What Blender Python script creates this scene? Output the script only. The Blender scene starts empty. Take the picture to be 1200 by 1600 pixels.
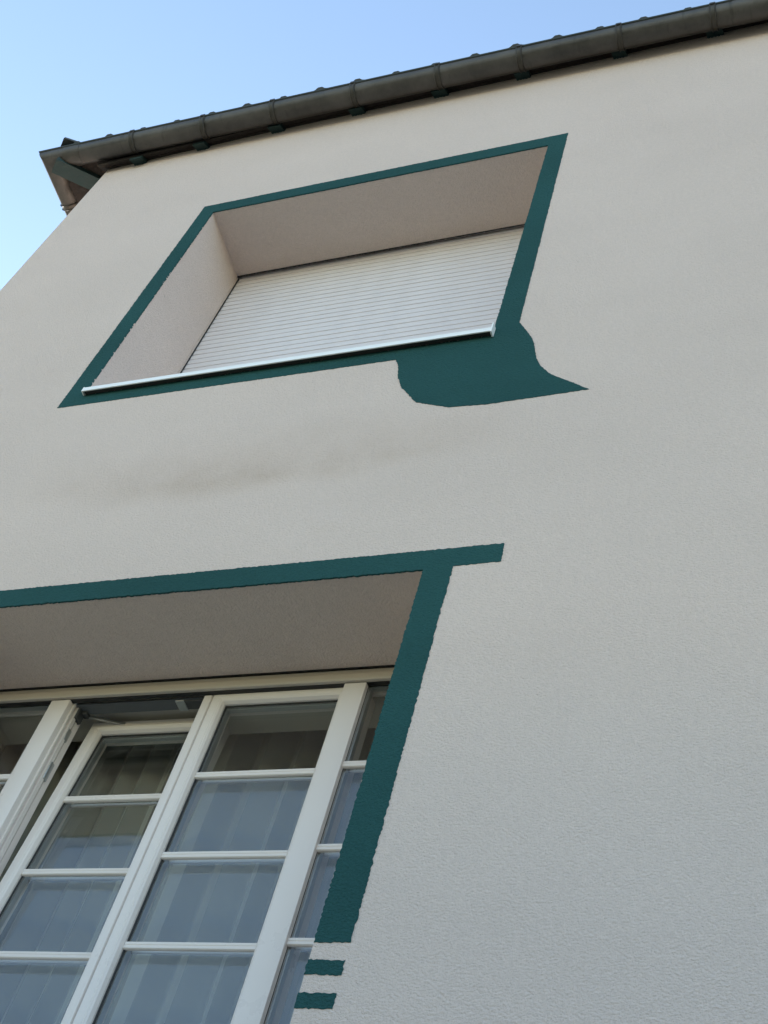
import bpy, bmesh, math, random
from mathutils import Vector, Matrix, noise

S = bpy.context.scene
COL = S.collection
rnd = random.Random(7)

# ------------------------------------------------------------------ camera
cam = bpy.data.cameras.new('camera')
cam.sensor_fit = 'VERTICAL'
cam.sensor_height = 36.0
cam.lens = 2102.5 / 1600.0 * 36.0
cam.clip_start = 0.05
cam.clip_end = 3000.0
cam_ob = bpy.data.objects.new('camera', cam)
COL.objects.link(cam_ob)
R_ = Vector((0.93711196, 0.27804297, 0.21098169))
U_ = Vector((0.09732125, -0.78866349, 0.60707369))
W_ = Vector((-0.33518613, 0.54836302, 0.76612548))
cam_ob.matrix_world = Matrix(((R_.x, U_.x, -W_.x, 0.0),
                              (R_.y, U_.y, -W_.y, -2.1),
                              (R_.z, U_.z, -W_.z, 1.6),
                              (0, 0, 0, 1)))
S.camera = cam_ob

# ------------------------------------------------------------------ sky, sun, exposure
SUN_AZ, SUN_EL = math.radians(-40), math.radians(18)   # azimuth from +Y towards +X; behind the house, to the left
world = bpy.data.worlds.new('World')
S.world = world
world.use_nodes = True
wn = world.node_tree.nodes
sky = wn.new('ShaderNodeTexSky')
sky.sky_type = 'NISHITA'
sky.sun_disc = False
sky.sun_elevation = SUN_EL
sky.sun_rotation = SUN_AZ
sky.air_density = 1.1
sky.dust_density = 0.35
sky.ozone_density = 0.6
world.node_tree.links.new(sky.outputs[0], wn['Background'].inputs[0])
wn['Background'].inputs[1].default_value = 0.13

sun = bpy.data.lights.new('sun', 'SUN')
sun.energy = 4.5
sun.angle = math.radians(0.5)
sun.color = (1.0, 0.94, 0.86)
sun_ob = bpy.data.objects.new('sun', sun)
COL.objects.link(sun_ob)
to_sun = Vector((math.sin(SUN_AZ) * math.cos(SUN_EL), math.cos(SUN_AZ) * math.cos(SUN_EL), math.sin(SUN_EL)))
sun_ob.rotation_euler = to_sun.to_track_quat('Z', 'Y').to_euler()
sun_ob.location = (-20, 15, 25)

S.view_settings.view_transform = 'Standard'
S.view_settings.look = 'None'
S.view_settings.gamma = 1.0
S.view_settings.exposure = 1.75

# ------------------------------------------------------------------ materials
def new_mat(name):
    m = bpy.data.materials.new(name)
    m.use_nodes = True
    nt = m.node_tree
    return m, nt, nt.nodes['Principled BSDF'], nt.nodes, nt.links

def simple(name, col, rough=0.5, metal=0.0, spec=0.5, mottling=0.0, mscale=8.0, bump=0.0, bscale=60.0):
    m, nt, b, N, L = new_mat(name)
    b.inputs['Base Color'].default_value = (*col, 1)
    b.inputs['Roughness'].default_value = rough
    b.inputs['Metallic'].default_value = metal
    b.inputs['Specular IOR Level'].default_value = spec
    tc = N.new('ShaderNodeTexCoord')
    if mottling:
        n = N.new('ShaderNodeTexNoise'); n.inputs['Scale'].default_value = mscale; n.inputs['Detail'].default_value = 6
        n.inputs['Roughness'].default_value = .65
        L.new(tc.outputs['Object'], n.inputs['Vector'])
        r = N.new('ShaderNodeMapRange'); r.inputs[1].default_value = .3; r.inputs[2].default_value = .7
        r.inputs[3].default_value = 1 - mottling; r.inputs[4].default_value = 1 + mottling
        L.new(n.outputs[0], r.inputs[0])
        v = N.new('ShaderNodeVectorMath'); v.operation = 'SCALE'; v.inputs[0].default_value = col
        L.new(r.outputs[0], v.inputs['Scale'])
        L.new(v.outputs[0], b.inputs['Base Color'])
        r2 = N.new('ShaderNodeMapRange'); r2.inputs[1].default_value = .3; r2.inputs[2].default_value = .7
        r2.inputs[3].default_value = max(rough - .12, 0); r2.inputs[4].default_value = min(rough + .15, 1)
        L.new(n.outputs[0], r2.inputs[0]); L.new(r2.outputs[0], b.inputs['Roughness'])
    if bump:
        n = N.new('ShaderNodeTexNoise'); n.inputs['Scale'].default_value = bscale; n.inputs['Detail'].default_value = 4
        L.new(tc.outputs['Object'], n.inputs['Vector'])
        bp = N.new('ShaderNodeBump'); bp.inputs['Distance'].default_value = bump
        L.new(n.outputs[0], bp.inputs['Height']); L.new(bp.outputs[0], b.inputs['Normal'])
    return m

def math_node(N, L, op, a, b=None, clamp=False):
    n = N.new('ShaderNodeMath'); n.operation = op; n.use_clamp = clamp
    for i, v in enumerate((a, b)):
        if v is None: continue
        if isinstance(v, (int, float)): n.inputs[i].default_value = v
        else: L.new(v, n.inputs[i])
    return n.outputs[0]

def stucco(name, col, grain=1.0, stains=True):
    """Fine-grained trowelled render: sand grain as bump, faint clouding, and the repaired wavy patch."""
    m, nt, b, N, L = new_mat(name)
    b.inputs['Roughness'].default_value = .92
    b.inputs['Specular IOR Level'].default_value = .15
    tc = N.new('ShaderNodeTexCoord')
    co = tc.outputs['Object']
    def nz(scale, detail, rough=.5, stretch=None):
        n = N.new('ShaderNodeTexNoise'); n.inputs['Scale'].default_value = scale
        n.inputs['Detail'].default_value = detail; n.inputs['Roughness'].default_value = rough
        if stretch:
            mp = N.new('ShaderNodeMapping'); mp.inputs['Scale'].default_value = stretch
            L.new(co, mp.inputs[0]); L.new(mp.outputs[0], n.inputs['Vector'])
        else:
            L.new(co, n.inputs['Vector'])
        return n.outputs[0]
    g1 = nz(135, 3, .6, (1, 1, 1.35))
    g2 = nz(330, 2, .55)
    big = nz(5.5, 3)
    cloud = nz(1.1, 4, .55, (1, 1, 1.6))
    h = math_node(N, L, 'ADD', math_node(N, L, 'MULTIPLY', g1, .0100 * grain),
                  math_node(N, L, 'MULTIPLY', g2, .0024 * grain))
    h = math_node(N, L, 'ADD', h, math_node(N, L, 'MULTIPLY', big, .004))
    # colour clouding
    cr = N.new('ShaderNodeMapRange'); cr.inputs[1].default_value = .3; cr.inputs[2].default_value = .7
    cr.inputs[3].default_value = .965 if stains else .86; cr.inputs[4].default_value = 1.03 if stains else 1.12
    L.new(cloud, cr.inputs[0])
    speck = N.new('ShaderNodeMapRange'); speck.inputs[1].default_value = .3; speck.inputs[2].default_value = .7
    speck.inputs[3].default_value = .92; speck.inputs[4].default_value = 1.08
    L.new(g2, speck.inputs[0])
    v = N.new('ShaderNodeVectorMath'); v.operation = 'SCALE'; v.inputs[0].default_value = col
    mid = N.new('ShaderNodeMapRange'); mid.inputs[1].default_value = .3; mid.inputs[2].default_value = .7
    mid.inputs[3].default_value = .97; mid.inputs[4].default_value = 1.03
    L.new(nz(70, 2), mid.inputs[0])
    L.new(math_node(N, L, 'MULTIPLY', math_node(N, L, 'MULTIPLY', cr.outputs[0], mid.outputs[0]), speck.outputs[0]), v.inputs['Scale'])
    colour = v.outputs[0]
    if stains:
        sep = N.new('ShaderNodeSeparateXYZ'); L.new(co, sep.inputs[0])
        X, Z = sep.outputs[0], sep.outputs[2]
        warp = nz(2.3, 3)
        # wavy repaired patch between the two windows: a soft swell whose lower lip runs unevenly
        t = math_node(N, L, 'MULTIPLY', math_node(N, L, 'ABSOLUTE', math_node(N, L, 'SUBTRACT', X, -1.95)), .10)
        lip = math_node(N, L, 'ADD', t, 4.735)
        lip = math_node(N, L, 'ADD', lip, math_node(N, L, 'MULTIPLY', math_node(N, L, 'SUBTRACT', warp,   .5), .16))
        dz = math_node(N, L, 'SUBTRACT', Z, lip)
        ax = math_node(N, L, 'ABSOLUTE', math_node(N, L, 'SUBTRACT', X, -1.80))
        fx = N.new('ShaderNodeMapRange'); fx.interpolation_type = 'SMOOTHSTEP'
        fx.inputs[1].default_value = 1.05; fx.inputs[2].default_value = .15; fx.inputs[3].default_value = 0; fx.inputs[4].default_value = 1
        L.new(ax, fx.inputs[0])
        up = N.new('ShaderNodeMapRange'); up.interpolation_type = 'SMOOTHSTEP'
        up.inputs[1].default_value = -.075; up.inputs[2].default_value = .06
        L.new(dz, up.inputs[0])
        dn = N.new('ShaderNodeMapRange'); dn.interpolation_type = 'SMOOTHSTEP'
        dn.inputs[1].default_value = .42; dn.inputs[2].default_value = .0
        L.new(dz, dn.inputs[0])
        swell = math_node(N, L, 'MULTIPLY', math_node(N, L, 'MULTIPLY', up.outputs[0], dn.outputs[0]), fx.outputs[0])
        h = math_node(N, L, 'ADD', h, math_node(N, L, 'MULTIPLY', math_node(N, L, 'MULTIPLY', swell, math_node(N, L, 'ADD', nz(16, 4, .6), .35)), .010))
        dirt = math_node(N, L, 'MULTIPLY', swell, math_node(N, L, 'MULTIPLY', math_node(N, L, 'MULTIPLY', nz(11, 6, .7), nz(3.2, 3, .5)), 1.25))
        mx = N.new('ShaderNodeMix'); mx.data_type = 'RGBA'
        L.new(dirt, mx.inputs['Factor']); L.new(colour, mx.inputs['A'])
        mx.inputs['B'].default_value = (col[0] * .64, col[1] * .57, col[2] * .48, 1)
        colour = mx.outputs['Result']
        # scattered small dirt specks
        spk = N.new('ShaderNodeMapRange'); spk.inputs[1].default_value = .86; spk.inputs[2].default_value = .88
        spk.inputs[3].default_value = 0; spk.inputs[4].default_value = .5
        L.new(nz(38, 1, .4), spk.inputs[0])
        m3 = N.new('ShaderNodeMix'); m3.data_type = 'RGBA'
        L.new(spk.outputs[0], m3.inputs['Factor']); L.new(colour, m3.inputs['A'])
        m3.inputs['B'].default_value = (.16, .13, .10, 1)
        colour = m3.outputs['Result']
        # short lighter filler scar
        p = N.new('ShaderNodeVectorMath'); p.operation = 'DISTANCE'
        L.new(co, p.inputs[0]); p.inputs[1].default_value = (-1.46, 0, 4.52)
        sc = N.new('ShaderNodeMapRange'); sc.interpolation_type = 'SMOOTHSTEP'
        sc.inputs[1].default_value = .07; sc.inputs[2].default_value = .01
        L.new(p.outputs['Value'], sc.inputs[0])
        h = math_node(N, L, 'ADD', h, math_node(N, L, 'MULTIPLY', math_node(N, L, 'MULTIPLY', sc.outputs[0], nz(34, 3)), .012))
    L.new(colour, b.inputs['Base Color'])
    bp = N.new('ShaderNodeBump'); bp.inputs['Distance'].default_value = 1.0; bp.inputs['Strength'].default_value = .78
    L.new(h, bp.inputs['Height']); L.new(bp.outputs[0], b.inputs['Normal'])
    return m

M_WALL = stucco('cream_stucco', (.715, .585, .525))
M_GREEN = stucco('teal_paint', (.0225, .083, .083), stains=False)
M_PVC = simple('white_window_plastic', (.74, .67, .64), .35, mottling=.008, mscale=5)
M_SLAT = simple('white_shutter_slat', (.72, .66, .665), .38, mottling=.025, mscale=14)
M_SILL = simple('white_coated_sill', (.90, .895, .89), .12, mottling=.01, mscale=10)
M_HOUSING = simple('beige_housing', (.50, .44, .375), .45, mottling=.02, mscale=8)
M_DARK = simple('gasket_and_gap_shade', (.012, .012, .012), .6)  # black for real gaskets, linings and shade painted into open gaps
M_RAIL_SHADE = simple('rail_shade_grey', (.10, .105, .11), .6)
M_ALU = simple('grey_hardware', (.45, .46, .47), .35, metal=.8)
M_BLACKPL = simple('dark_hardware', (.05, .05, .053), .45)
M_WOOD = simple('green_timber', (.010, .031, .032), .6, mottling=.25, mscale=12, bump=.004, bscale=40)
M_BOARD = simple('dark_brown_board', (.020, .014, .012), .8, mottling=.5, mscale=18, bump=.01, bscale=30)
M_TILE = simple('dark_roof_tile', (.055, .058, .055), .75, mottling=.3, mscale=15, bump=.004, bscale=50)
M_ROOM = simple('room_plaster', (.50, .46, .40), .9, mottling=.04, mscale=3)
M_FLOOR = simple('room_floor', (.12, .08, .05), .5, mottling=.2, mscale=3)
M_GROUND = simple('pale_pavement', (.245, .242, .205), .9, mottling=.12, mscale=1.5, bump=.006, bscale=30)

def gutter_metal():
    m, nt, b, N, L = new_mat('weathered_zinc')
    b.inputs['Metallic'].default_value = .35
    tc = N.new('ShaderNodeTexCoord')
    n1 = N.new('ShaderNodeTexNoise'); n1.inputs['Scale'].default_value = 4; n1.inputs['Detail'].default_value = 8; n1.inputs['Roughness'].default_value = .7
    L.new(tc.outputs['Object'], n1.inputs['Vector'])
    mp = N.new('ShaderNodeMapping'); mp.inputs['Scale'].default_value = (22, 7, 7)
    L.new(tc.outputs['Object'], mp.inputs[0])
    n2 = N.new('ShaderNodeTexNoise'); n2.inputs['Scale'].default_value = 1.0; n2.inputs['Detail'].default_value = 4
    L.new(mp.outputs[0], n2.inputs['Vector'])
    r = N.new('ShaderNodeValToRGB')
    r.color_ramp.elements[0].position = .30; r.color_ramp.elements[0].color = (.042, .038, .035, 1)
    r.color_ramp.elements[1].position = .72; r.color_ramp.elements[1].color = (.120, .109, .099, 1)
    L.new(n1.outputs[0], r.inputs[0])
    drip = N.new('ShaderNodeMapRange'); drip.inputs[1].default_value = .60; drip.inputs[2].default_value = .74
    drip.inputs[3].default_value = 0; drip.inputs[4].default_value = .75
    L.new(n2.outputs[0], drip.inputs[0])
    mx = N.new('ShaderNodeMix'); mx.data_type = 'RGBA'
    L.new(drip.outputs[0], mx.inputs['Factor']); L.new(r.outputs[0], mx.inputs['A'])
    mx.inputs['B'].default_value = (.028, .024, .021, 1)
    L.new(mx.outputs['Result'], b.inputs['Base Color'])
    rr = N.new('ShaderNodeMapRange'); rr.inputs[1].default_value = .3; rr.inputs[2].default_value = .7
    rr.inputs[3].default_value = .36; rr.inputs[4].default_value = .6
    L.new(n1.outputs[0], rr.inputs[0]); L.new(rr.outputs[0], b.inputs['Roughness'])
    bp = N.new('ShaderNodeBump'); bp.inputs['Distance'].default_value = .004
    L.new(n1.outputs[0], bp.inputs['Height']); L.new(bp.outputs[0], b.inputs['Normal'])
    return m
M_ZINC = gutter_metal()
M_RING = simple('bracket_zinc_shaded', (.060, .053, .045), .5, metal=.3, mottling=.3, mscale=14)  # darker than the gutter zinc to paint in the ring shadows
M_BEAD = simple('dark_bead', (.030, .036, .034), .5, metal=.3, mottling=.3, mscale=9)

def glass():
    """Pane face: Fresnel mirror over see-through glass (each face of the double-glazed unit counts once)."""
    m, nt, b, N, L = new_mat('window_glass')
    N.remove(b)
    out = N['Material Output']
    lw = N.new('ShaderNodeLayerWeight'); lw.inputs['Blend'].default_value = .5
    f = math_node(N, L, 'POWER', lw.outputs['Facing'], 5.0)
    # Facing at blend .5 equals 1-|cos|
    f = math_node(N, L, 'ADD', math_node(N, L, 'MULTIPLY', f, .90), .076)
    tr = N.new('ShaderNodeBsdfTransparent'); tr.inputs[0].default_value = (.95, .965, .955, 1)
    gl = N.new('ShaderNodeBsdfGlossy'); gl.inputs['Roughness'].default_value = .015
    gl.inputs['Color'].default_value = (.95, .97, 1, 1)
    tc = N.new('ShaderNodeTexCoord'); n = N.new('ShaderNodeTexNoise'); n.inputs['Scale'].default_value = 2.2
    L.new(tc.outputs['Object'], n.inputs['Vector'])
    bp = N.new('ShaderNodeBump'); bp.inputs['Distance'].default_value = .0015
    L.new(n.outputs[0], bp.inputs['Height']); L.new(bp.outputs[0], gl.inputs['Normal'])
    mx = N.new('ShaderNodeMixShader')
    L.new(f, mx.inputs[0]); L.new(tr.outputs[0], mx.inputs[1]); L.new(gl.outputs[0], mx.inputs[2])
    L.new(mx.outputs[0], out.inputs['Surface'])
    return m
M_GLASS = glass()

def cloth():
    m, nt, b, N, L = new_mat('sheer_curtain')
    N.remove(b)
    out = N['Material Output']
    tc = N.new('ShaderNodeTexCoord'); n = N.new('ShaderNodeTexNoise'); n.inputs['Scale'].default_value = 5; n.inputs['Detail'].default_value = 4
    L.new(tc.outputs['Object'], n.inputs['Vector'])
    r = N.new('ShaderNodeValToRGB')
    r.color_ramp.elements[0].color = (.62, .60, .55, 1); r.color_ramp.elements[1].color = (.70, .68, .63, 1)
    L.new(n.outputs[0], r.inputs[0])
    d = N.new('ShaderNodeBsdfDiffuse'); L.new(r.outputs[0], d.inputs[0])
    t = N.new('ShaderNodeBsdfTranslucent'); L.new(r.outputs[0], t.inputs[0])
    mx = N.new('ShaderNodeMixShader'); mx.inputs[0].default_value = .3
    L.new(d.outputs[0], mx.inputs[1]); L.new(t.outputs[0], mx.inputs[2])
    tr = N.new('ShaderNodeBsdfTransparent')          # open weave of the sheer cloth
    m2 = N.new('ShaderNodeMixShader'); lwt = N.new('ShaderNodeLayerWeight'); lwt.inputs['Blend'].default_value = .5
    L.new(math_node(N, L, 'MULTIPLY', math_node(N, L, 'SUBTRACT', 1.0, lwt.outputs['Facing']), .72), m2.inputs[0])
    L.new(mx.outputs[0], m2.inputs[1]); L.new(tr.outputs[0], m2.inputs[2])
    L.new(m2.outputs[0], out.inputs['Surface'])
    return m
M_CLOTH = cloth()

# ------------------------------------------------------------------ mesh helpers
def link(name, me, mat, parent=None):
    o = bpy.data.objects.new(name, me)
    COL.objects.link(o)
    if mat and not me.materials: me.materials.append(mat)
    if parent: o.parent = parent
    return o

def from_bm(name, bm, mat, parent=None, smooth=False):
    bmesh.ops.recalc_face_normals(bm, faces=bm.faces)
    me = bpy.data.meshes.new(name)
    bm.to_mesh(me); bm.free()
    if smooth:
        for p in me.polygons: p.use_smooth = True
        me.set_sharp_from_angle(angle=math.radians(40))
    return link(name, me, mat, parent)

def box(bm, x0, x1, y0, y1, z0, z1, bevel=0.0):
    vs = [bm.verts.new((x, y, z)) for x in (x0, x1) for y in (y0, y1) for z in (z0, z1)]
    idx = ((0, 1, 3, 2), (4, 6, 7, 5), (0, 4, 5, 1), (2, 3, 7, 6), (0, 2, 6, 4), (1, 5, 7, 3))
    fs = [bm.faces.new([vs[i] for i in f]) for f in idx]
    if bevel:
        es = list({e for f in fs for e in f.edges})
        bmesh.ops.bevel(bm, geom=es, offset=bevel, segments=2, affect='EDGES', profile=.5)
    return fs

def box_ob(name, dims, mat, parent=None, bevel=0.0):
    bm = bmesh.new(); box(bm, *dims, bevel=bevel)
    return from_bm(name, bm, mat, parent, smooth=bool(bevel))

def frame_sweep(bm, x0, x1, z0, z1, prof):
    """sweep a closed profile [(inward offset, y)] round a rectangle with mitred corners"""
    loops = []
    for (sx, sz, cx, cz) in ((1, 1, x0, z0), (-1, 1, x1, z0), (-1, -1, x1, z1), (1, -1, x0, z1)):
        loops.append([bm.verts.new((cx + sx * o, y, cz + sz * o)) for o, y in prof])
    n = len(prof)
    for i in range(4):
        a, b = loops[i], loops[(i + 1) % 4]
        for j in range(n):
            bm.faces.new((a[j], a[(j + 1) % n], b[(j + 1) % n], b[j]))

def extrude_x(bm, prof, x0, x1, closed=True):
    a = [bm.verts.new((x0, y, z)) for y, z in prof]
    b = [bm.verts.new((x1, y, z)) for y, z in prof]
    n = len(prof)
    for j in range(n if closed else n - 1):
        bm.faces.new((a[j], a[(j + 1) % n], b[(j + 1) % n], b[j]))
    if closed:
        bm.faces.new(a); bm.faces.new(b)

# ------------------------------------------------------------------ ground
def ground():
    bm = bmesh.new()
    box(bm, -600, 600, -600, 600, -.3, 0)
    o = from_bm('pavement', bm, M_GROUND)
    o['kind'] = 'structure'
ground()

M_BOUNCE = simple('bounce_yard_surface', (.178, .188, .140), .9, mottling=.25, mscale=2.5, bump=.006, bscale=80)
def bounce_yard():  # added unseen sheet, coloured for the light it bounces onto the soffits
    bm = bmesh.new()
    box(bm, -14, 12, -8.8, -.45, .002, .004 + .002)
    o = from_bm('bounce_yard', bm, M_BOUNCE)
    o['kind'] = 'structure'
bounce_yard()

# ------------------------------------------------------------------ added unseen greenery that blocks low sky light from the wall
M_LEAF = simple('shade_hedge_leaf', (.055, .068, .032), .6, mottling=.35, mscale=3)
def shade_hedge():
    bm = bmesh.new()
    x0, x1, y0, y1, h = -17.0, 15.0, -10.6, -9.2, 3.8
    fs = box(bm, x0 + .25, x1 - .25, y0 + .25, y1 - .25, 0, h - .25)
    r = random.Random(3)
    def leaf(p, n):
        a = Vector((r.gauss(0, 1), r.gauss(0, 1), r.gauss(0, 1))).normalized()
        u = a.cross(n).normalized() * r.uniform(.05, .10)
        v = (a * .6 + n * .5).normalized() * r.uniform(.09, .17)
        bm.faces.new([bm.verts.new(q) for q in (p - v, p + u, p + v, p - u)])
    for k in range(26000):
        t = r.random()
        x, z, y = r.uniform(x0, x1), r.uniform(.05, h), r.uniform(y0, y1)
        w = .22 * noise.noise(Vector((x * .9, z * .9, 1)))
        if t < .70: leaf(Vector((x, y1 - .12 + w + r.uniform(-.15, .12), z)), Vector((0, 1, 0)))
        elif t < .88: leaf(Vector((x, y, h - .12 + w + r.uniform(-.15, .15))), Vector((0, 0, 1)))
        else: leaf(Vector((x, y0 + .12 + w + r.uniform(-.12, .15), z)), Vector((0, -1, 0)))
    o = from_bm('shade_hedge', bm, M_LEAF)
    o['label'] = 'tall leafy green screen added out of view to shade the lower wall'
    o['category'] = 'shade_hedge'
shade_hedge()

# ------------------------------------------------------------------ the house
house = bpy.data.objects.new('house', None)
COL.objects.link(house)
house['label'] = 'cream rendered house with teal painted window surrounds, seen steeply from below'
house['category'] = 'house'

XL, XR, YB = -3.63, 8.0, 8.0
OX0, OX1 = -2.694, -1.109           # window openings
UZ0, UZ1 = 5.48, 7.06               # upper window
LZ0, LZ1 = 2.60, 4.258              # lower window
REV = .338                          # depth of the plaster reveals
WTOP = 7.955                        # wall meets the eaves boards

def eave_line(x):
    # where the plaster stops under the eaves: a little uneven along the house
    pts = ((-9, 7.935), (XL, 7.935), (OX0, 7.992), (OX1, 8.022), (.3, 8.07), (20, 8.07))
    for (a, za), (b, zb) in zip(pts, pts[1:]):
        if x <= b: return za + (zb - za) * (x - a) / (b - a)
    return 8.07

def front_wall():
    xs = [XL, OX0, OX1, 0.3, XR]
    zs = [0.0, LZ0, LZ1, UZ0, UZ1, WTOP]
    def pos(i, j, y):
        x, z = xs[i], zs[j]
        if j == 4: z = 7.046 + (x - OX0) / (OX1 - OX0) * .028
        if j == 5: z = eave_line(x)
        return (x, y, z)
    bm = bmesh.new()
    F, B = {}, {}
    for i in range(5):
        for j in range(6):
            F[i, j] = bm.verts.new(pos(i, j, 0.0)); B[i, j] = bm.verts.new(pos(i, j, REV))
    hole = {(1, 1), (1, 3)}
    for i in range(4):
        for j in range(5):
            if (i, j) in hole:
                c = [(i, j), (i + 1, j), (i + 1, j + 1), (i, j + 1)]
                for k in range(4):
                    p, q = c[k], c[(k + 1) % 4]
                    bm.faces.new((F[p], F[q], B[q], B[p]))
            else:
                bm.faces.new((F[i, j], F[i + 1, j], F[i + 1, j + 1], F[i, j + 1]))
                bm.faces.new((B[i, j], B[i, j + 1], B[i + 1, j + 1], B[i + 1, j]))
    for i in range(4):
        for j in (0, 5): bm.faces.new((F[i, j], F[i + 1, j], B[i + 1, j], B[i, j]))
    for j in range(5):
        for i in (0, 4): bm.faces.new((F[i, j], F[i, j + 1], B[i, j + 1], B[i, j]))
    return from_bm('front_wall', bm, M_WALL, house)
front_wall()

# side and back walls, and the masonry behind the outer leaf (window boxes are cut out of it)
box_ob('side_wall', (XL, XL + .34, REV, YB, 0, 7.9), M_WALL, house)
box_ob('side_wall', (XR - .34, XR, REV, YB, 0, 7.9), M_WALL, house)
box_ob('back_wall', (XL + .34, XR - .34, YB - .34, YB, 0, 7.9), M_WALL, house)

# upper window box: dark void behind the shutter
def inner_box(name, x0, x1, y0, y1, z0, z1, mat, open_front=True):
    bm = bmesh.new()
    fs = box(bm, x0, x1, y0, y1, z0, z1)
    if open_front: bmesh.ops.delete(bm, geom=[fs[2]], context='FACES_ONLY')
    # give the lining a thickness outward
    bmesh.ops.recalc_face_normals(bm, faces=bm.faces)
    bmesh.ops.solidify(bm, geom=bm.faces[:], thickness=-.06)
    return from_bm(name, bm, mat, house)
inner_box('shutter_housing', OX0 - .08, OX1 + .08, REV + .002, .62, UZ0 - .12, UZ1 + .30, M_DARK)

# interior room behind the lower window
def room():
    bm = bmesh.new()
    x0, x1, y0, y1, z0, z1 = -3.26, 1.2, REV + .064, 4.2, 1.7, 4.42
    fs = box(bm, x0, x1, y0, y1, z0, z1)
    bmesh.ops.delete(bm, geom=[fs[2], fs[4]], context='FACES_ONLY')
    bmesh.ops.recalc_face_normals(bm, faces=bm.faces)
    bmesh.ops.solidify(bm, geom=bm.faces[:], thickness=-.06)
    from_bm('room_wall', bm, M_ROOM, house)
    box_ob('room_floor', (x0, x1, y0, y1, z0 - .1, z0 - .001), M_FLOOR, house)
    # inner leaf round the window: lintel, jambs and parapet
    bm = bmesh.new()
    yy0, yy1 = REV + .105, .565
    box(bm, x0 + .002, x1 - .002, yy0, yy1, 4.243, z1 - .002)            # lintel
    box(bm, x0 + .002, OX0 - .02, yy0, yy1, z0, 4.241)
    box(bm, OX1 + .02, x1 - .002, yy0, yy1, z0, 4.241)
    box(bm, OX0 - .018, OX1 + .018, yy0, yy1, z0, LZ0 - .02)
    from_bm('window_lintel', bm, M_ROOM, house)
    bm = bmesh.new()                                                     # closing strip between leaves
    box(bm, x0 - .05, OX0 - .022, REV + .003, yy0 - .002, z0, 4.46)
    box(bm, OX1 + .022, x1 + .05, REV + .003, yy0 - .002, z0, 4.46)
    box(bm, OX0 - .020, OX1 + .020, REV + .003, yy0 - .002, 4.285, 4.46)
    box(bm, OX0 - .020, OX1 + .020, REV + .003, yy0 - .002, z0, LZ0 - .022)
    from_bm('window_lining', bm, M_DARK, house)
room()

# ------------------------------------------------------------------ painted teal surrounds (thin coat with ragged brush edges)
def ragged(pts, amp=.0022, step=.006, closed=True, seed=0):
    out = []
    n = len(pts)
    for i in range(n if closed else n - 1):
        a = Vector(pts[i]); b = Vector(pts[(i + 1) % n])
        d = b - a; ln = d.length
        if ln < 1e-6: continue
        nrm = Vector((-d.y, d.x)) / ln
        k = max(1, int(ln / step))
        for j in range(k):
            p = a + d * (j / k)
            if j:
                w = noise.noise(Vector((p.x * 120, p.y * 120, seed))) * amp * .8 + rnd.uniform(-1, 1) * amp * .55 \
                    + noise.noise(Vector((p.x * 6, p.y * 6, seed + 9))) * amp * .35
                p = p + nrm * w
            out.append((p.x, p.y))
    return out

def painted(name, outer, inner=None, amp=.0022, parent=None, y=-.0015):
    bm = bmesh.new()
    for k, lp in enumerate((outer, inner)):
        if not lp: continue
        pts = ragged(lp, amp, seed=k * 3 + len(outer))
        vs = [bm.verts.new((p[0], y, p[1])) for p in pts]
        for i in range(len(vs)): bm.edges.new((vs[i], vs[(i + 1) % len(vs)]))
    bmesh.ops.triangle_fill(bm, use_beauty=True, use_dissolve=False, edges=bm.edges[:])
    ext = bmesh.ops.extrude_face_region(bm, geom=bm.faces[:])
    for v in ext['geom']:
        if isinstance(v, bmesh.types.BMVert): v.co.y = .004
    return from_bm(name, bm, M_GREEN, parent or house)

sur = painted('painted_surround',
        [(-2.766, 7.131), (-1.034, 7.167), (-1.025, 5.539), (-1.003, 5.498), (-.983, 5.457), (-.966, 5.418), (-.953, 5.375),
         (-.944, 5.330), (-.933, 5.280), (-.912, 5.230), (-.885, 5.187), (-.850, 5.150), (-.804, 5.111), (-.743, 5.055),
         (-1.068, 5.044), (-1.188, 5.056), (-1.304, 5.110), (-1.377, 5.217), (-1.405, 5.290), (-1.421, 5.370), (-1.437, 5.405),
         (-2.775, 5.407)],
        [(OX0 + .001, 7.044), (OX1 - .001, 7.072), (OX1 - .001, UZ0 - .004), (OX0 + .001, UZ0 - .004)])
sur['label'] = 'teal painted surround of the upper window with a drooping painted foot at its right corner'
sur = painted('painted_surround',
        [(-2.905, 4.330), (-.900, 4.336), (-.898, 4.261), (-1.028, 4.258), (-1.030, 3.099), (OX1, 3.098),
         (OX1 - .001, LZ1 - .004), (OX0 + .001, LZ1 - .006), (OX0, 3.098), (-2.775, 3.099), (-2.775, 4.256), (-2.905, 4.254)], amp=.0026)
sur['label'] = 'teal painted surround of the lower window, its top band running past the upright'
for s in (1, -1):
    cx = (OX0 + OX1) / 2
    hx = (OX1 - OX0) / 2
    for k in range(4):
        zt = 3.058 - k * .073
        a, b = cx + s * (hx - .001), cx + s * (hx + .078)
        painted('painted_stripe', [(a, zt), (b, zt), (b, zt - .033), (a, zt - .033)], amp=.0026)

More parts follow.
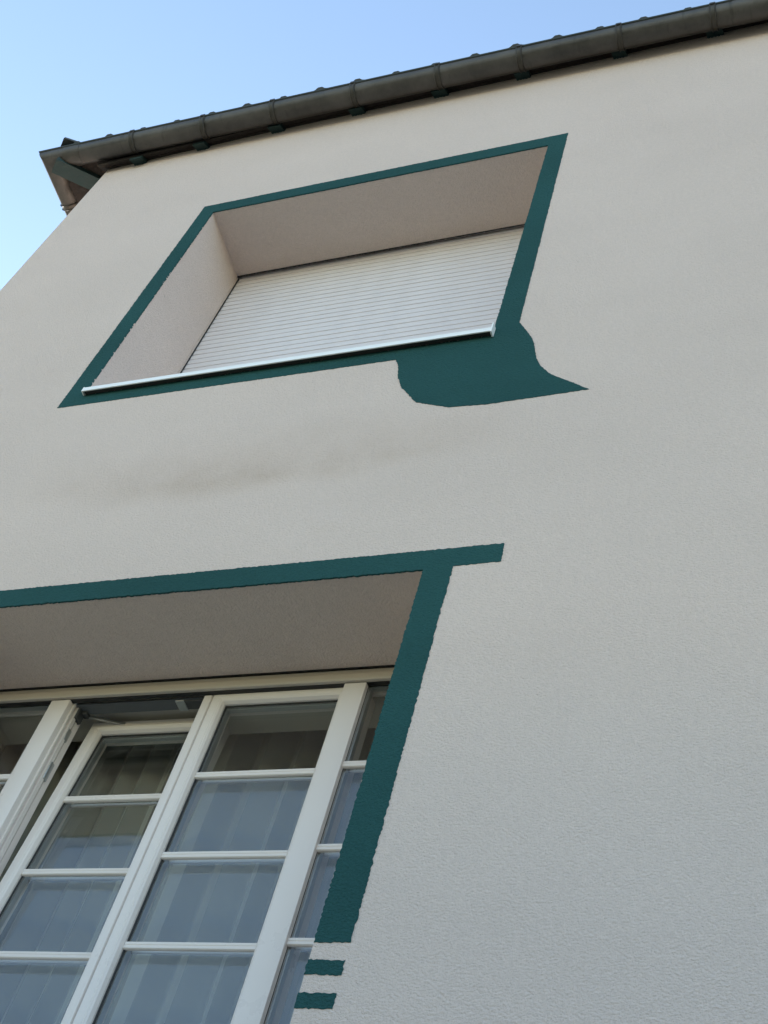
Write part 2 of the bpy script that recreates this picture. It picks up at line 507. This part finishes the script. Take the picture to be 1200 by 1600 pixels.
def joint_shade(pts, y, parent=None):  # ragged black strip painting the shade of an open joint
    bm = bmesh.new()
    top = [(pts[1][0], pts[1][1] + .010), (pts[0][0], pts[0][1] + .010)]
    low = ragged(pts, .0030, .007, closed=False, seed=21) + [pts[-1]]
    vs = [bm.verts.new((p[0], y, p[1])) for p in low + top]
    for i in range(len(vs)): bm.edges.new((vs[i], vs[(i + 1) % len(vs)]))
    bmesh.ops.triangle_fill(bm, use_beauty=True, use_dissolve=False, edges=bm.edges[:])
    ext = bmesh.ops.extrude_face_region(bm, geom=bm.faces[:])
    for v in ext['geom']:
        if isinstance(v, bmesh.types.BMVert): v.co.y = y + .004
    return from_bm('joint_shade', bm, M_DARK, house)
joint_shade([(OX0 + .001, 7.0425), (OX1 - .001, 7.0705)], .334)
joint_shade([(OX0 + .001, 4.2545), (OX1 - .001, 4.2545)], .334)

# ------------------------------------------------------------------ upper window: sill and roller shutter
def window_sill(zf, x0, x1, y_front=-.025):
    prof = [(y_front, zf - .026), (y_front, zf - .003), (y_front + .003, zf), (.335, zf + .035), (.335, zf + .032),
            (y_front + .006, zf - .004), (y_front + .004, zf - .026)]
    bm = bmesh.new(); extrude_x(bm, prof, x0, x1)
    sill = from_bm('window_sill', bm, M_SILL, house)
    for x in (x0, x1):
        s = -1 if x == x0 else 1
        bm = bmesh.new()
        a, b = sorted((x, x + s * .005))
        hgt = .024 if s > 0 else .0
        extrude_x(bm, [(y_front - (.002 if s > 0 else .0), zf - (.034 if s > 0 else .026)), (y_front - (.002 if s > 0 else .0), zf + hgt), (.335, zf + .035 + hgt), (.335, zf + .02), (y_front + .03, zf - .012), (y_front + .02, zf - (.034 if s > 0 else .026))], a, b)
        from_bm('end_cap', bm, M_SILL, sill)
    box_ob('sill_lip_shade', (x0 + .004, x1 - .004, y_front + .007, -.0035, zf - .021, zf - .006), M_DARK, sill)  # black strip standing in for shade under the sill lip
    # ragged mortar bed under the metal
    bm = bmesh.new()
    xx = x0 + .02
    while xx < x1 - .02:
        w = rnd.uniform(.02, .07)
        y0 = rnd.uniform(.004, .014)
        box(bm, xx, min(xx + w, x1 - .01), y0, .06, zf - .014 - .02, zf - .009 - .0)
        xx += w + .001
    from_bm('mortar_bed', bm, M_BOARD, sill)
    return sill
window_sill(5.493, OX0 + .011, OX1 - .012 + .012)
window_sill(LZ0 + .015, OX0 + .011, OX1 - .006)

def roller_shutter():
    pitch = .0393
    y0 = .353
    sh = bpy.data.objects.new('roller_shutter', None); COL.objects.link(sh); sh.parent = house
    for a, b in ((OX0 - .074, OX0 - .033), (OX1 + .033, OX1 + .074)):
        box_ob('guide_rail', (a, b, y0 + .010, y0 + .03, UZ0 + .03, UZ1 + .02), M_BLACKPL, sh)
    for a, b, c, d in ((OX0 - .022, OX0 + .0015, OX0 + .0018, OX0 + .006), (OX1 - .0015, OX1 + .022, OX1 - .006, OX1 - .0018)):
        box_ob('guide_stop', (a, b, .3388, .3512, UZ0 + .045, UZ1 - .02), M_WALL, sh)
        box_ob('guide_gap_shade', (c, d, .3470, .3512, UZ0 + .045, UZ1 - .02), M_DARK, sh)  # black strip painting the shadowy gap beside the slats
    # one slat: flat curved face with a tucked-in joint at the bottom
    prof = [(y0 + .0036, 0), (y0 + .0036, .0042), (y0 + .0006, .0050), (y0 - .0010, .014), (y0 - .0013, .022), (y0 - .0006, .031),
            (y0 + .0008, .0372), (y0 + .0036, pitch), (y0 + .009, pitch), (y0 + .009, 0)]
    bm = bmesh.new(); extrude_x(bm, prof, OX0 - .030, OX1 + .030)
    bmesh.ops.recalc_face_normals(bm, faces=bm.faces)
    me = bpy.data.meshes.new('slat'); bm.to_mesh(me); bm.free(); me.materials.append(M_SLAT)
    z = 7.013 - pitch * 38
    for k in range(44):
        o = bpy.data.objects.new('slat', me); COL.objects.link(o); o.parent = sh
        o.location = (rnd.uniform(-.0015, .0015), rnd.uniform(-.0006, .0006), z + k * pitch)
        o.rotation_euler = (rnd.uniform(-.004, .004), rnd.uniform(-.0002, .0004), 0)
roller_shutter()

# ------------------------------------------------------------------ lower window
YF = .360           # outer face of sashes
YG = .384           # glass
ROWS = [3.9045, 3.6285, 3.353, 3.078, 2.803]

def lower_window():
    # outer frame
    bm = bmesh.new()
    frame_sweep(bm, OX0 + .002, OX1 - .002, LZ0 + .045, 4.252,
                [(0, YF + .006), (.020, YF + .006), (.026, YF + .010), (.026, YF + .024), (.036, YF + .027), (.037, YF + .040), (.041, YF + .043), (.041, YF + .050), (0, YF + .050)])
    win = from_bm('window', bm, M_PVC, house)
    # shutter housing trim above (shutter rolled up), shade of the slot beneath painted as a black strip
    prof = [(.3395, 4.2525), (.3395, 4.239), (.336, 4.236), (.333, 4.232), (.333, 4.211), (.336, 4.2065), (.346, 4.2065), (.346, 4.2525)]
    bm = bmesh.new(); extrude_x(bm, prof, OX0 + .001, OX1 - .001)
    from_bm('shutter_trim', bm, M_HOUSING, win, smooth=False)
    box_ob('slot_shade', (OX0 + .002, OX1 - .002, .3465, YF - .0005, 4.2035, 4.251), M_DARK, win)
    # posts
    for xa, xb in ((-2.401, -2.333), (-1.430, -1.362)):
        box_ob('post', (xa, xb, YF - .018, YF + .070, LZ0 + .05, 4.2028), M_PVC, win, bevel=.003)
        bm = bmesh.new()
        for (a, b, ya, yb) in ((xb - .002, xb + .006, YF + .004, YF + .012), (xb - .002, xb + .010, YF + .020, YF + .034), (xb - .002, xb + .006, YF + .042, YF + .066)):
            box(bm, a, b, ya, yb, LZ0 + .06, 4.222)
        if xa < -2: from_bm('rebate_strip', bm, M_PVC, win)
        else: bm.free()
    box_ob('mullion', (-1.880, -1.853, YF - .004, YF + .07, LZ0 + .05, 4.2028), M_PVC, win, bevel=.005)

    def bars(x0, x1, zs, mw=None):
        for z in zs:
            bm = bmesh.new()
            prof = [(YG - .0005, z - .0105), (YG - .007, z - .0105), (YG - .0105, z - .0085), (YG - .0105, z - .002), (YG - .0092, z), (YG - .0105, z + .002), (YG - .0105, z + .0085), (YG - .007, z + .0105), (YG - .0005, z + .0105)]
            extrude_x(bm, prof, x0, x1)
            box(bm, x0, x1, YG + .0245, YG + .030, z + .002, z + .0100)
            o = from_bm('glazing_bar', bm, M_PVC, win)
            if mw: o.matrix_world = mw
    def pane(x0, x1, z0, z1, mw=None):
        o = box_ob('pane', (x0, x1, YG, YG + .024, z0, z1), M_GLASS, win)
        if mw: o.matrix_world = mw
        # spacer bar of the double glazing
        bm = bmesh.new()
        frame_sweep(bm, x0 + .0, x1 - .0, z0, z1, [(.001, YG + .003), (.012, YG + .003), (.012, YG + .021), (.001, YG + .021)])
        s = from_bm('spacer', bm, M_ALU, win)
        if mw: s.matrix_world = mw

    def sash(x0, x1, z0, z1, mw=None, label=None):
        prof = [(0, YF + .004), (.003, YF), (.024, YF), (.027, YF + .0015), (.030, YF), (.036, YF + .004), (.041, YF + .014), (.041, YF + .022),
                (.043, YG - .001), (.043, YF + .058), (.034, YF + .062), (.034, YF + .070), (-.004, YF + .070), (-.004, YF + .042), (0, YF + .040)]
        bm = bmesh.new(); frame_sweep(bm, x0, x1, z0, z1, prof)
        o = from_bm('sash', bm, M_PVC, win)
        if label: o['label'] = label
        if mw: o.matrix_world = mw
        bm = bmesh.new()
        frame_sweep(bm, x0, x1, z0, z1, [(.0412, YG - .004), (.0455, YG - .003), (.0455, YG - .0002), (.0412, YG - .0002)])
        g = from_bm('gasket', bm, M_DARK, win)
        if mw: g.matrix_world = mw
        pane(x0 + .036, x1 - .036, z0 + .036, z1 - .036, mw)
        bars(x0 + .042, x1 - .042, ROWS, mw)
    zb, zt = LZ0 + .075, 4.217
    sash(-1.852, -1.410, zb, zt)
    # the tilted sash leans into the room about its bottom edge
    hz, hy = zb - .005, YF + .01
    tilt = Matrix.Translation((0, hy, hz)) @ Matrix.Rotation(math.radians(-3.6), 4, 'X') @ Matrix.Translation((0, -hy, -hz))
    sash(-2.311, -1.868, zb, zt, tilt, 'window sash tilted inward at its top')
    # fixed side lights
    for x0, x1 in ((OX0 + .034, -2.396), (-1.367, OX1 - .034)):
        fwd = Matrix.Translation((0, -.022, 0))
        pane(x0, x1, LZ0 + .09, 4.216, fwd)
        bars(x0 + .002, x1 - .002, ROWS, fwd)
        bm = bmesh.new()
        frame_sweep(bm, x0 - .002, x1 + .002, LZ0 + .09, 4.218, [(0, YF - .006), (.005, YF - .006), (.008, YG - .023), (0, YG - .023)])
        from_bm('gasket', bm, M_DARK, win)

    # fittings of the tilted sash
    def bar_between(bm, a, b, w=.004, h=.008):
        a, b = Vector(a), Vector(b)
        d = (b - a).normalized(); s = d.cross(Vector((0, 0, 1))).normalized() * w; u = s.cross(d).normalized() * h
        vs = [bm.verts.new(p + i * s + j * u) for p in (a, b) for i, j in ((-1, -1), (1, -1), (1, 1), (-1, 1))]
        for f in ((0, 1, 2, 3), (7, 6, 5, 4), (0, 4, 5, 1), (1, 5, 6, 2), (2, 6, 7, 3), (3, 7, 4, 0)): bm.faces.new([vs[i] for i in f])
    bm = bmesh.new()
    bar_between(bm, (-2.318, YF + .055, 4.203), (-2.245, YF + .083, 4.206), .004, .005)
    bar_between(bm, (-2.25, YF + .080, 4.203), (-2.13, YF + .120, 4.203), .003, .004)
    from_bm('tilt_arm', bm, M_ALU, win)
    bm = bmesh.new()
    box(bm, -2.331, -2.316, YF + .022, YF + .056, 4.165, 4.204, .003)
    from_bm('hinge', bm, M_BLACKPL, win)
    box_ob('hinge', (-2.315, -2.298, YF + .034, YF + .058, 4.190, 4.204), M_BLACKPL, win, .003)
    box_ob('striker', (-2.331, -2.320, YF + .026, YF + .044, 3.925, 3.99), M_ALU, win, .002)
    box_ob('striker', (-2.331, -2.322, YF + .026, YF + .044, 4.08, 4.125), M_ALU, win, .002)
    box_ob('rail_shade', (-2.330, -1.882, YF + .010, YF + .052, 4.2045, 4.2105), M_RAIL_SHADE, win)  # dark strip over the head rail underside, painted as shade
    bm = bmesh.new()
    box(bm, -1.985, -1.955, YF + .012, YF + .055, 4.200, 4.214, .002)
    from_bm('striker', bm, M_ALU, win)
    bm = bmesh.new()
    box(bm, -1.955, -1.885, YF + .014, YF + .050, 4.200, 4.214, .002)
    from_bm('latch', bm, M_BLACKPL, win)
lower_window()

# ------------------------------------------------------------------ curtain (hangs inside, its own thing)
def curtain():
    bm = bmesh.new()
    x0, x1, z0, z1 = OX0 - .10, OX1 + .35, 1.95, 4.36
    n, m = 700, 10
    rows = []
    for j in range(m + 1):
        v = j / m
        z = z1 + (z0 - z1) * v
        row = []
        for i in range(n + 1):
            u = i / n
            x = x0 + (x1 - x0) * u
            ph = x * 2 * math.pi / .092 + 1.9 * math.sin(x * 5.1) + 1.3 * math.sin(x * 12.3 + .7) + .5 * math.sin(x * 31)
            amp = (.056 + .014 * math.sin(x * 7.0)) * (.88 + .12 * v)
            lobe = abs(math.sin(ph / 2)) ** .75                 # round folds towards the window, tight creases behind
            y = .668 - amp * lobe + .005 * math.sin(z * 3 + x * 4)
            row.append(bm.verts.new((x + (.016 + .006 * math.sin(x * 9)) * math.sin(ph), y, z)))
        rows.append(row)
    for j in range(m):
        for i in range(n):
            bm.faces.new((rows[j][i], rows[j][i + 1], rows[j + 1][i + 1], rows[j + 1][i]))
    o = from_bm('curtain', bm, M_CLOTH, None, smooth=False)
    for p in o.data.polygons: p.use_smooth = True
    sol = o.modifiers.new('thickness', 'SOLIDIFY'); sol.thickness = .0012
    o['label'] = 'pale pleated curtain hanging behind the panes of the lower window'
    o['category'] = 'curtain'
curtain()

# ------------------------------------------------------------------ roof, rafters, gutter
SL = .80            # slope of the eaves
DL = .214           # the left eaves stand out farther than the front
def eave_z(d):      # underside of the boards at distance d in front of the wall
    return 8.00 - SL * d

def roof():
    # hip roof body: outer eaves line, ridge far behind
    e = .125
    def ring(d, dz): return [(XL - d - (DL if d > 0 else 0), -d, eave_z(d) + dz), (XR + d, -d, eave_z(d) + dz), (XR + d, YB + d, eave_z(d) + dz), (XL - d - (DL if d > 0 else 0), YB + d, eave_z(d) + dz)]
    h = 4.0
    ridge = [(XL + h, h, eave_z(-h) + .09), (XR - h, h, eave_z(-h) + .09)]
    bm = bmesh.new()
    lo = [bm.verts.new(p) for p in ring(e, .075)]
    up = [bm.verts.new(p) for p in ring(e, .12)]
    r = [bm.verts.new(p) for p in ridge]
    cl = [bm.verts.new(p) for p in ring(-.30, .075)]
    for i in range(4):
        j = (i + 1) % 4
        bm.faces.new((lo[i], lo[j], up[j], up[i])); bm.faces.new((cl[i], cl[j], lo[j], lo[i]))
    bm.faces.new(cl)
    bm.faces.new((up[0], up[1], r[1], r[0])); bm.faces.new((up[2], up[3], r[0], r[1]))
    bm.faces.new((up[1], up[2], r[1])); bm.faces.new((up[3], up[0], r[0]))
    rf = from_bm('roof', bm, M_TILE, house)

    # rough dark boards under the eaves: front and left runs, mitred at the corner
    for side in (0, 1):
        bm = bmesh.new()
        L = (XR - XL) if side == 0 else (YB + .0)
        for k, (d0, d1) in enumerate(((-.06, .018), (.020, .047))):
            def P(d, t, dz):
                if side == 0:
                    x = XL - .03 + t * (L + .03)
                    return (x, -d, eave_line(x) - SL * d + dz)
                dd = (d + .06) / .107 * (.10 + DL) - .06
                return (XL - dd, -.1 + t * (L + d), 7.915 + .22 * (.33 - dd) + dz)
            n = 160 if side == 0 else 60
            a = []
            for i in range(n + 1):
                t = i / n
                jag = .006 * noise.noise(Vector((t * 90, k, side))) + rnd.uniform(-.0025, .0025)
                a.append([bm.verts.new(P(d, t, dz)) for d, dz in ((d0, jag), (d1, jag * .6 - .002 * k), (d1, .03), (d0, .03))])
            for i in range(n):
                for q in range(4):
                    bm.faces.new((a[i][q], a[i][(q + 1) % 4], a[i + 1][(q + 1) % 4], a[i + 1][q]))
        from_bm('eaves_board', bm, M_BOARD, rf)
    # rafters
    bm = bmesh.new()
    prof = [(.3, eave_z(-.3) + .01), (.3, eave_z(-.3) - .035), (0, eave_z(0) - .030), (-.030, eave_z(.03) - .030), (-.046, eave_z(.046) - .030), (-.046, eave_z(.046) + .01)]
    extrude_x(bm, prof, -.034, .034)
    # dribbles of paint where the rafter meets the wall
    for k in range(5):
        x = -.032 + k * .014
        box(bm, x, x + .011, -.006, .02, eave_z(0) - .034 - rnd.uniform(0, .010), eave_z(0) - .02)
    bmesh.ops.recalc_face_normals(bm, faces=bm.faces)
    me = bpy.data.meshes.new('rafter'); bm.to_mesh(me); bm.free(); me.materials.append(M_WOOD)
    xs = [-3.424, -3.06, -2.635, -2.193, -1.758, -1.342, -.874, -.435]
    x = .0
    while x < XR - .2: xs.append(x); x += .44
    for x in xs:
        o = bpy.data.objects.new('rafter', me); COL.objects.link(o); o.parent = rf
        o.location = (x, 0, eave_line(x) - 8.0); o.scale = (rnd.uniform(.92, 1.1), 1, 1)
    y = .95
    while y < YB:
        o = bpy.data.objects.new('rafter', me); COL.objects.link(o); o.parent = rf
        o.location = (XL - DL, y, -.06); o.rotation_euler = (0, 0, -math.pi / 2)
        y += .44
    # hip rafter on the corner diagonal
    bm = bmesh.new()
    dv = Vector((-.7071, -.7071, 0)); sv = Vector((dv.y, -dv.x, 0)) * .045
    ends = []
    for t, z in ((-.40, 8.03), (.095, 7.93)):
        c = Vector((-3.835, -.03, 0)) + dv * t
        ends.append([bm.verts.new((c.x + q * sv.x, c.y + q * sv.y, z + dz)) for q, dz in ((-1, -.04), (1, -.04), (1, .03), (-1, .03))])
    a, b = ends
    for q in range(4): bm.faces.new((a[q], a[(q + 1) % 4], b[(q + 1) % 4], b[q]))
    bm.faces.new(a); bm.faces.new(b)
    from_bm('hip_rafter', bm, M_WOOD, rf)

    # eaves course of tiles: each tile a slab with a rolled edge, nose over the gutter
    bm = bmesh.new()
    w, ln = .2025, .40
    prof = [(-w / 2, 0), (-.055, .0), (-.010, .001), (.008, .008), (.022, .018), (.044, .018), (.058, .008), (w / 2 - .012, .001), (w / 2, 0)]
    th = .014
    layers = []
    for s in (0.0, ln):
        top = [bm.verts.new((x, s, z + th)) for x, z in prof]
        bot = [bm.verts.new((x, s, z)) for x, z in prof]
        layers.append((top, bot))
    (t0, b0), (t1, b1) = layers
    for i in range(len(prof) - 1):
        bm.faces.new((t0[i], t0[i + 1], t1[i + 1], t1[i])); bm.faces.new((b0[i], b1[i], b1[i + 1], b0[i + 1]))
        bm.faces.new((t0[i], b0[i], b0[i + 1], t0[i + 1])); bm.faces.new((t1[i], t1[i + 1], b1[i + 1], b1[i]))
    for i in (0, -1): bm.faces.new((t0[i], t1[i], b1[i], b0[i]))
    bmesh.ops.recalc_face_normals(bm, faces=bm.faces)
    me = bpy.data.meshes.new('roof_tile'); bm.to_mesh(me); bm.free(); me.materials.append(M_TILE)
    d = .145
    ang = math.atan(SL)
    x = -3.000 - .2026 * 4
    while x < XR:
        o = bpy.data.objects.new('roof_tile', me); COL.objects.link(o); o.parent = rf
        o.location = (x, -d + rnd.uniform(-.004, .004), eave_z(d) + .093 + rnd.uniform(-.004, .004))
        o.rotation_euler = (ang + rnd.uniform(-.01, .01), rnd.uniform(-.015, .015), 0)
        x += .2026
    y = .10
    while y < YB:
        o = bpy.data.objects.new('roof_tile', me); COL.objects.link(o); o.parent = rf
        o.location = (XL - d - DL + .02, y, eave_z(d) + .124)
        o.rotation_euler = (Matrix.Rotation(-math.pi / 2, 3, 'Z') @ Matrix.Rotation(ang, 3, 'X')).to_euler()
        y += .2
    # half-round hip cap on the corner
    bm = bmesh.new()
    pts = []
    for t in (-.5, .20):
        c = Vector((-3.76, 0, 8.10 - .45 * t)) + dv * t
        pts.append([bm.verts.new(c + sv.normalized() * (.075 * math.cos(a)) + Vector((0, 0, .065 * math.sin(a)))) for a in [math.pi * k / 8 for k in range(9)]])
    for i in range(8): bm.faces.new((pts[0][i], pts[0][i + 1], pts[1][i + 1], pts[1][i]))
    bm.faces.new(pts[1]); bm.faces.new(pts[0])
    bm.faces.new((pts[0][0], pts[0][8], pts[1][8], pts[1][0]))
    from_bm('hip_tile', bm, M_TILE, rf)
roof()

GD, GZ, GR = .100, 7.972, .056     # gutter axis distance, height, radius
def gutter_path(d):
    return [Vector((XR + .2, -d, 0)), Vector((XL - d - DL, -d, 0)), Vector((XL - d - DL, YB, 0))]

def sweep_gutter(bm, prof, closed=True):
    loops = []
    for i in range(3):
        loops.append([])
        for d, z in prof:
            p = gutter_path(d)[i]
            loops[-1].append(bm.verts.new((p.x, p.y, z)))
    n = len(prof)
    for i in range(2):
        a, b = loops[i], loops[i + 1]
        for j in range(n if closed else n - 1):
            bm.faces.new((a[j], a[(j + 1) % n], b[(j + 1) % n], b[j]))
    for l in (loops[0], loops[-1]): bm.faces.new(l)

def arc(r, a0, a1, n, cd=GD, cz=GZ):
    return [(cd + r * math.cos(a0 + (a1 - a0) * k / n), cz + r * math.sin(a0 + (a1 - a0) * k / n)) for k in range(n + 1)]

def gutter():
    bm = bmesh.new()
    back = [(GD - GR, GZ + .016)]
    prof = arc(GR, 0, -math.pi, 22) + back + [(GD - GR + .003, GZ + .016)] + arc(GR - .003, -math.pi, 0, 22)
    sweep_gutter(bm, prof)
    # rolled bead on the front edge
    g = from_bm('gutter', bm, M_ZINC, house, smooth=True)
    bm = bmesh.new()
    sweep_gutter(bm, arc(.0085, 0, 2 * math.pi * 11 / 12, 11, GD + GR - .001, GZ + .006))
    from_bm('gutter_bead', bm, M_BEAD, g, smooth=True)

    def half_ring(segs, r0, r1, w):
        """a strip round the half pipe, with a raised ridge on either edge"""
        bm = bmesh.new()
        secs = [(-w / 2, r1 - .0015), (-w / 2 + .003, r1 + .0045), (-w / 2 + .008, r1 - .001), (w / 2 - .008, r1 - .001), (w / 2 - .003, r1 + .0045), (w / 2, r1 - .0015), (w / 2, r0), (-w / 2, r0)]
        loops = []
        for k in range(segs + 1):
            a = -math.pi * k / segs
            loops.append([bm.verts.new((x, -(GD + r * math.cos(a)), GZ + r * math.sin(a))) for x, r in secs])
        for k in range(segs):
            for q in range(8):
                bm.faces.new((loops[k][q], loops[k][(q + 1) % 8], loops[k + 1][(q + 1) % 8], loops[k + 1][q]))
        bm.faces.new(loops[0]); bm.faces.new(loops[-1])
        return bm
    bm = half_ring(18, GR + .0004, GR + .0040, .030)
    # spring clip folded over the bead
    box(bm, -.014, .014, -(GD + GR + .010), -(GD + GR - .014), GZ - .002, GZ + .0165, .003)
    bmesh.ops.recalc_face_normals(bm, faces=bm.faces)
    me = bpy.data.meshes.new('gutter_bracket'); bm.to_mesh(me); bm.free(); me.materials.append(M_RING)
    for p in me.polygons: p.use_smooth = True
    me.set_sharp_from_angle(angle=math.radians(45))
    xs = [-3.429, -3.014, -2.617, -2.175, -1.736, -1.327, -.854, -.426]
    x = .02
    while x < XR: xs.append(x); x += .44
    for x in xs:
        o = bpy.data.objects.new('gutter_bracket', me); COL.objects.link(o); o.parent = g
        o.location = (x, 0, rnd.uniform(-.001, .001)); o.rotation_euler = (0, 0, rnd.uniform(-.05, .05) * .3)
    y = .155
    while y < YB:
        o = bpy.data.objects.new('gutter_bracket', me); COL.objects.link(o); o.parent = g
        o.location = (XL - DL, y, 0); o.rotation_euler = (0, 0, -math.pi / 2)
        y += .44
    # lapped soldered joints
    for x, w in ((-3.80, .10), (-.14, .40)):
        bm = bmesh.new()
        loops = []
        secs = [(-w / 2, GR + .0014), (w / 2, GR + .0014), (w / 2, GR + .0002), (-w / 2, GR + .0002)]
        for k in range(19):
            a = -math.pi * k / 18
            loops.append([bm.verts.new((x + xx, -(GD + r * math.cos(a)), GZ + r * math.sin(a))) for xx, r in secs])
        for k in range(18):
            for q in range(4): bm.faces.new((loops[k][q], loops[k][(q + 1) % 4], loops[k + 1][(q + 1) % 4], loops[k + 1][q]))
        bm.faces.new(loops[0]); bm.faces.new(loops[-1])
        from_bm('lap_joint', bm, M_ZINC, g, smooth=True)
gutter()
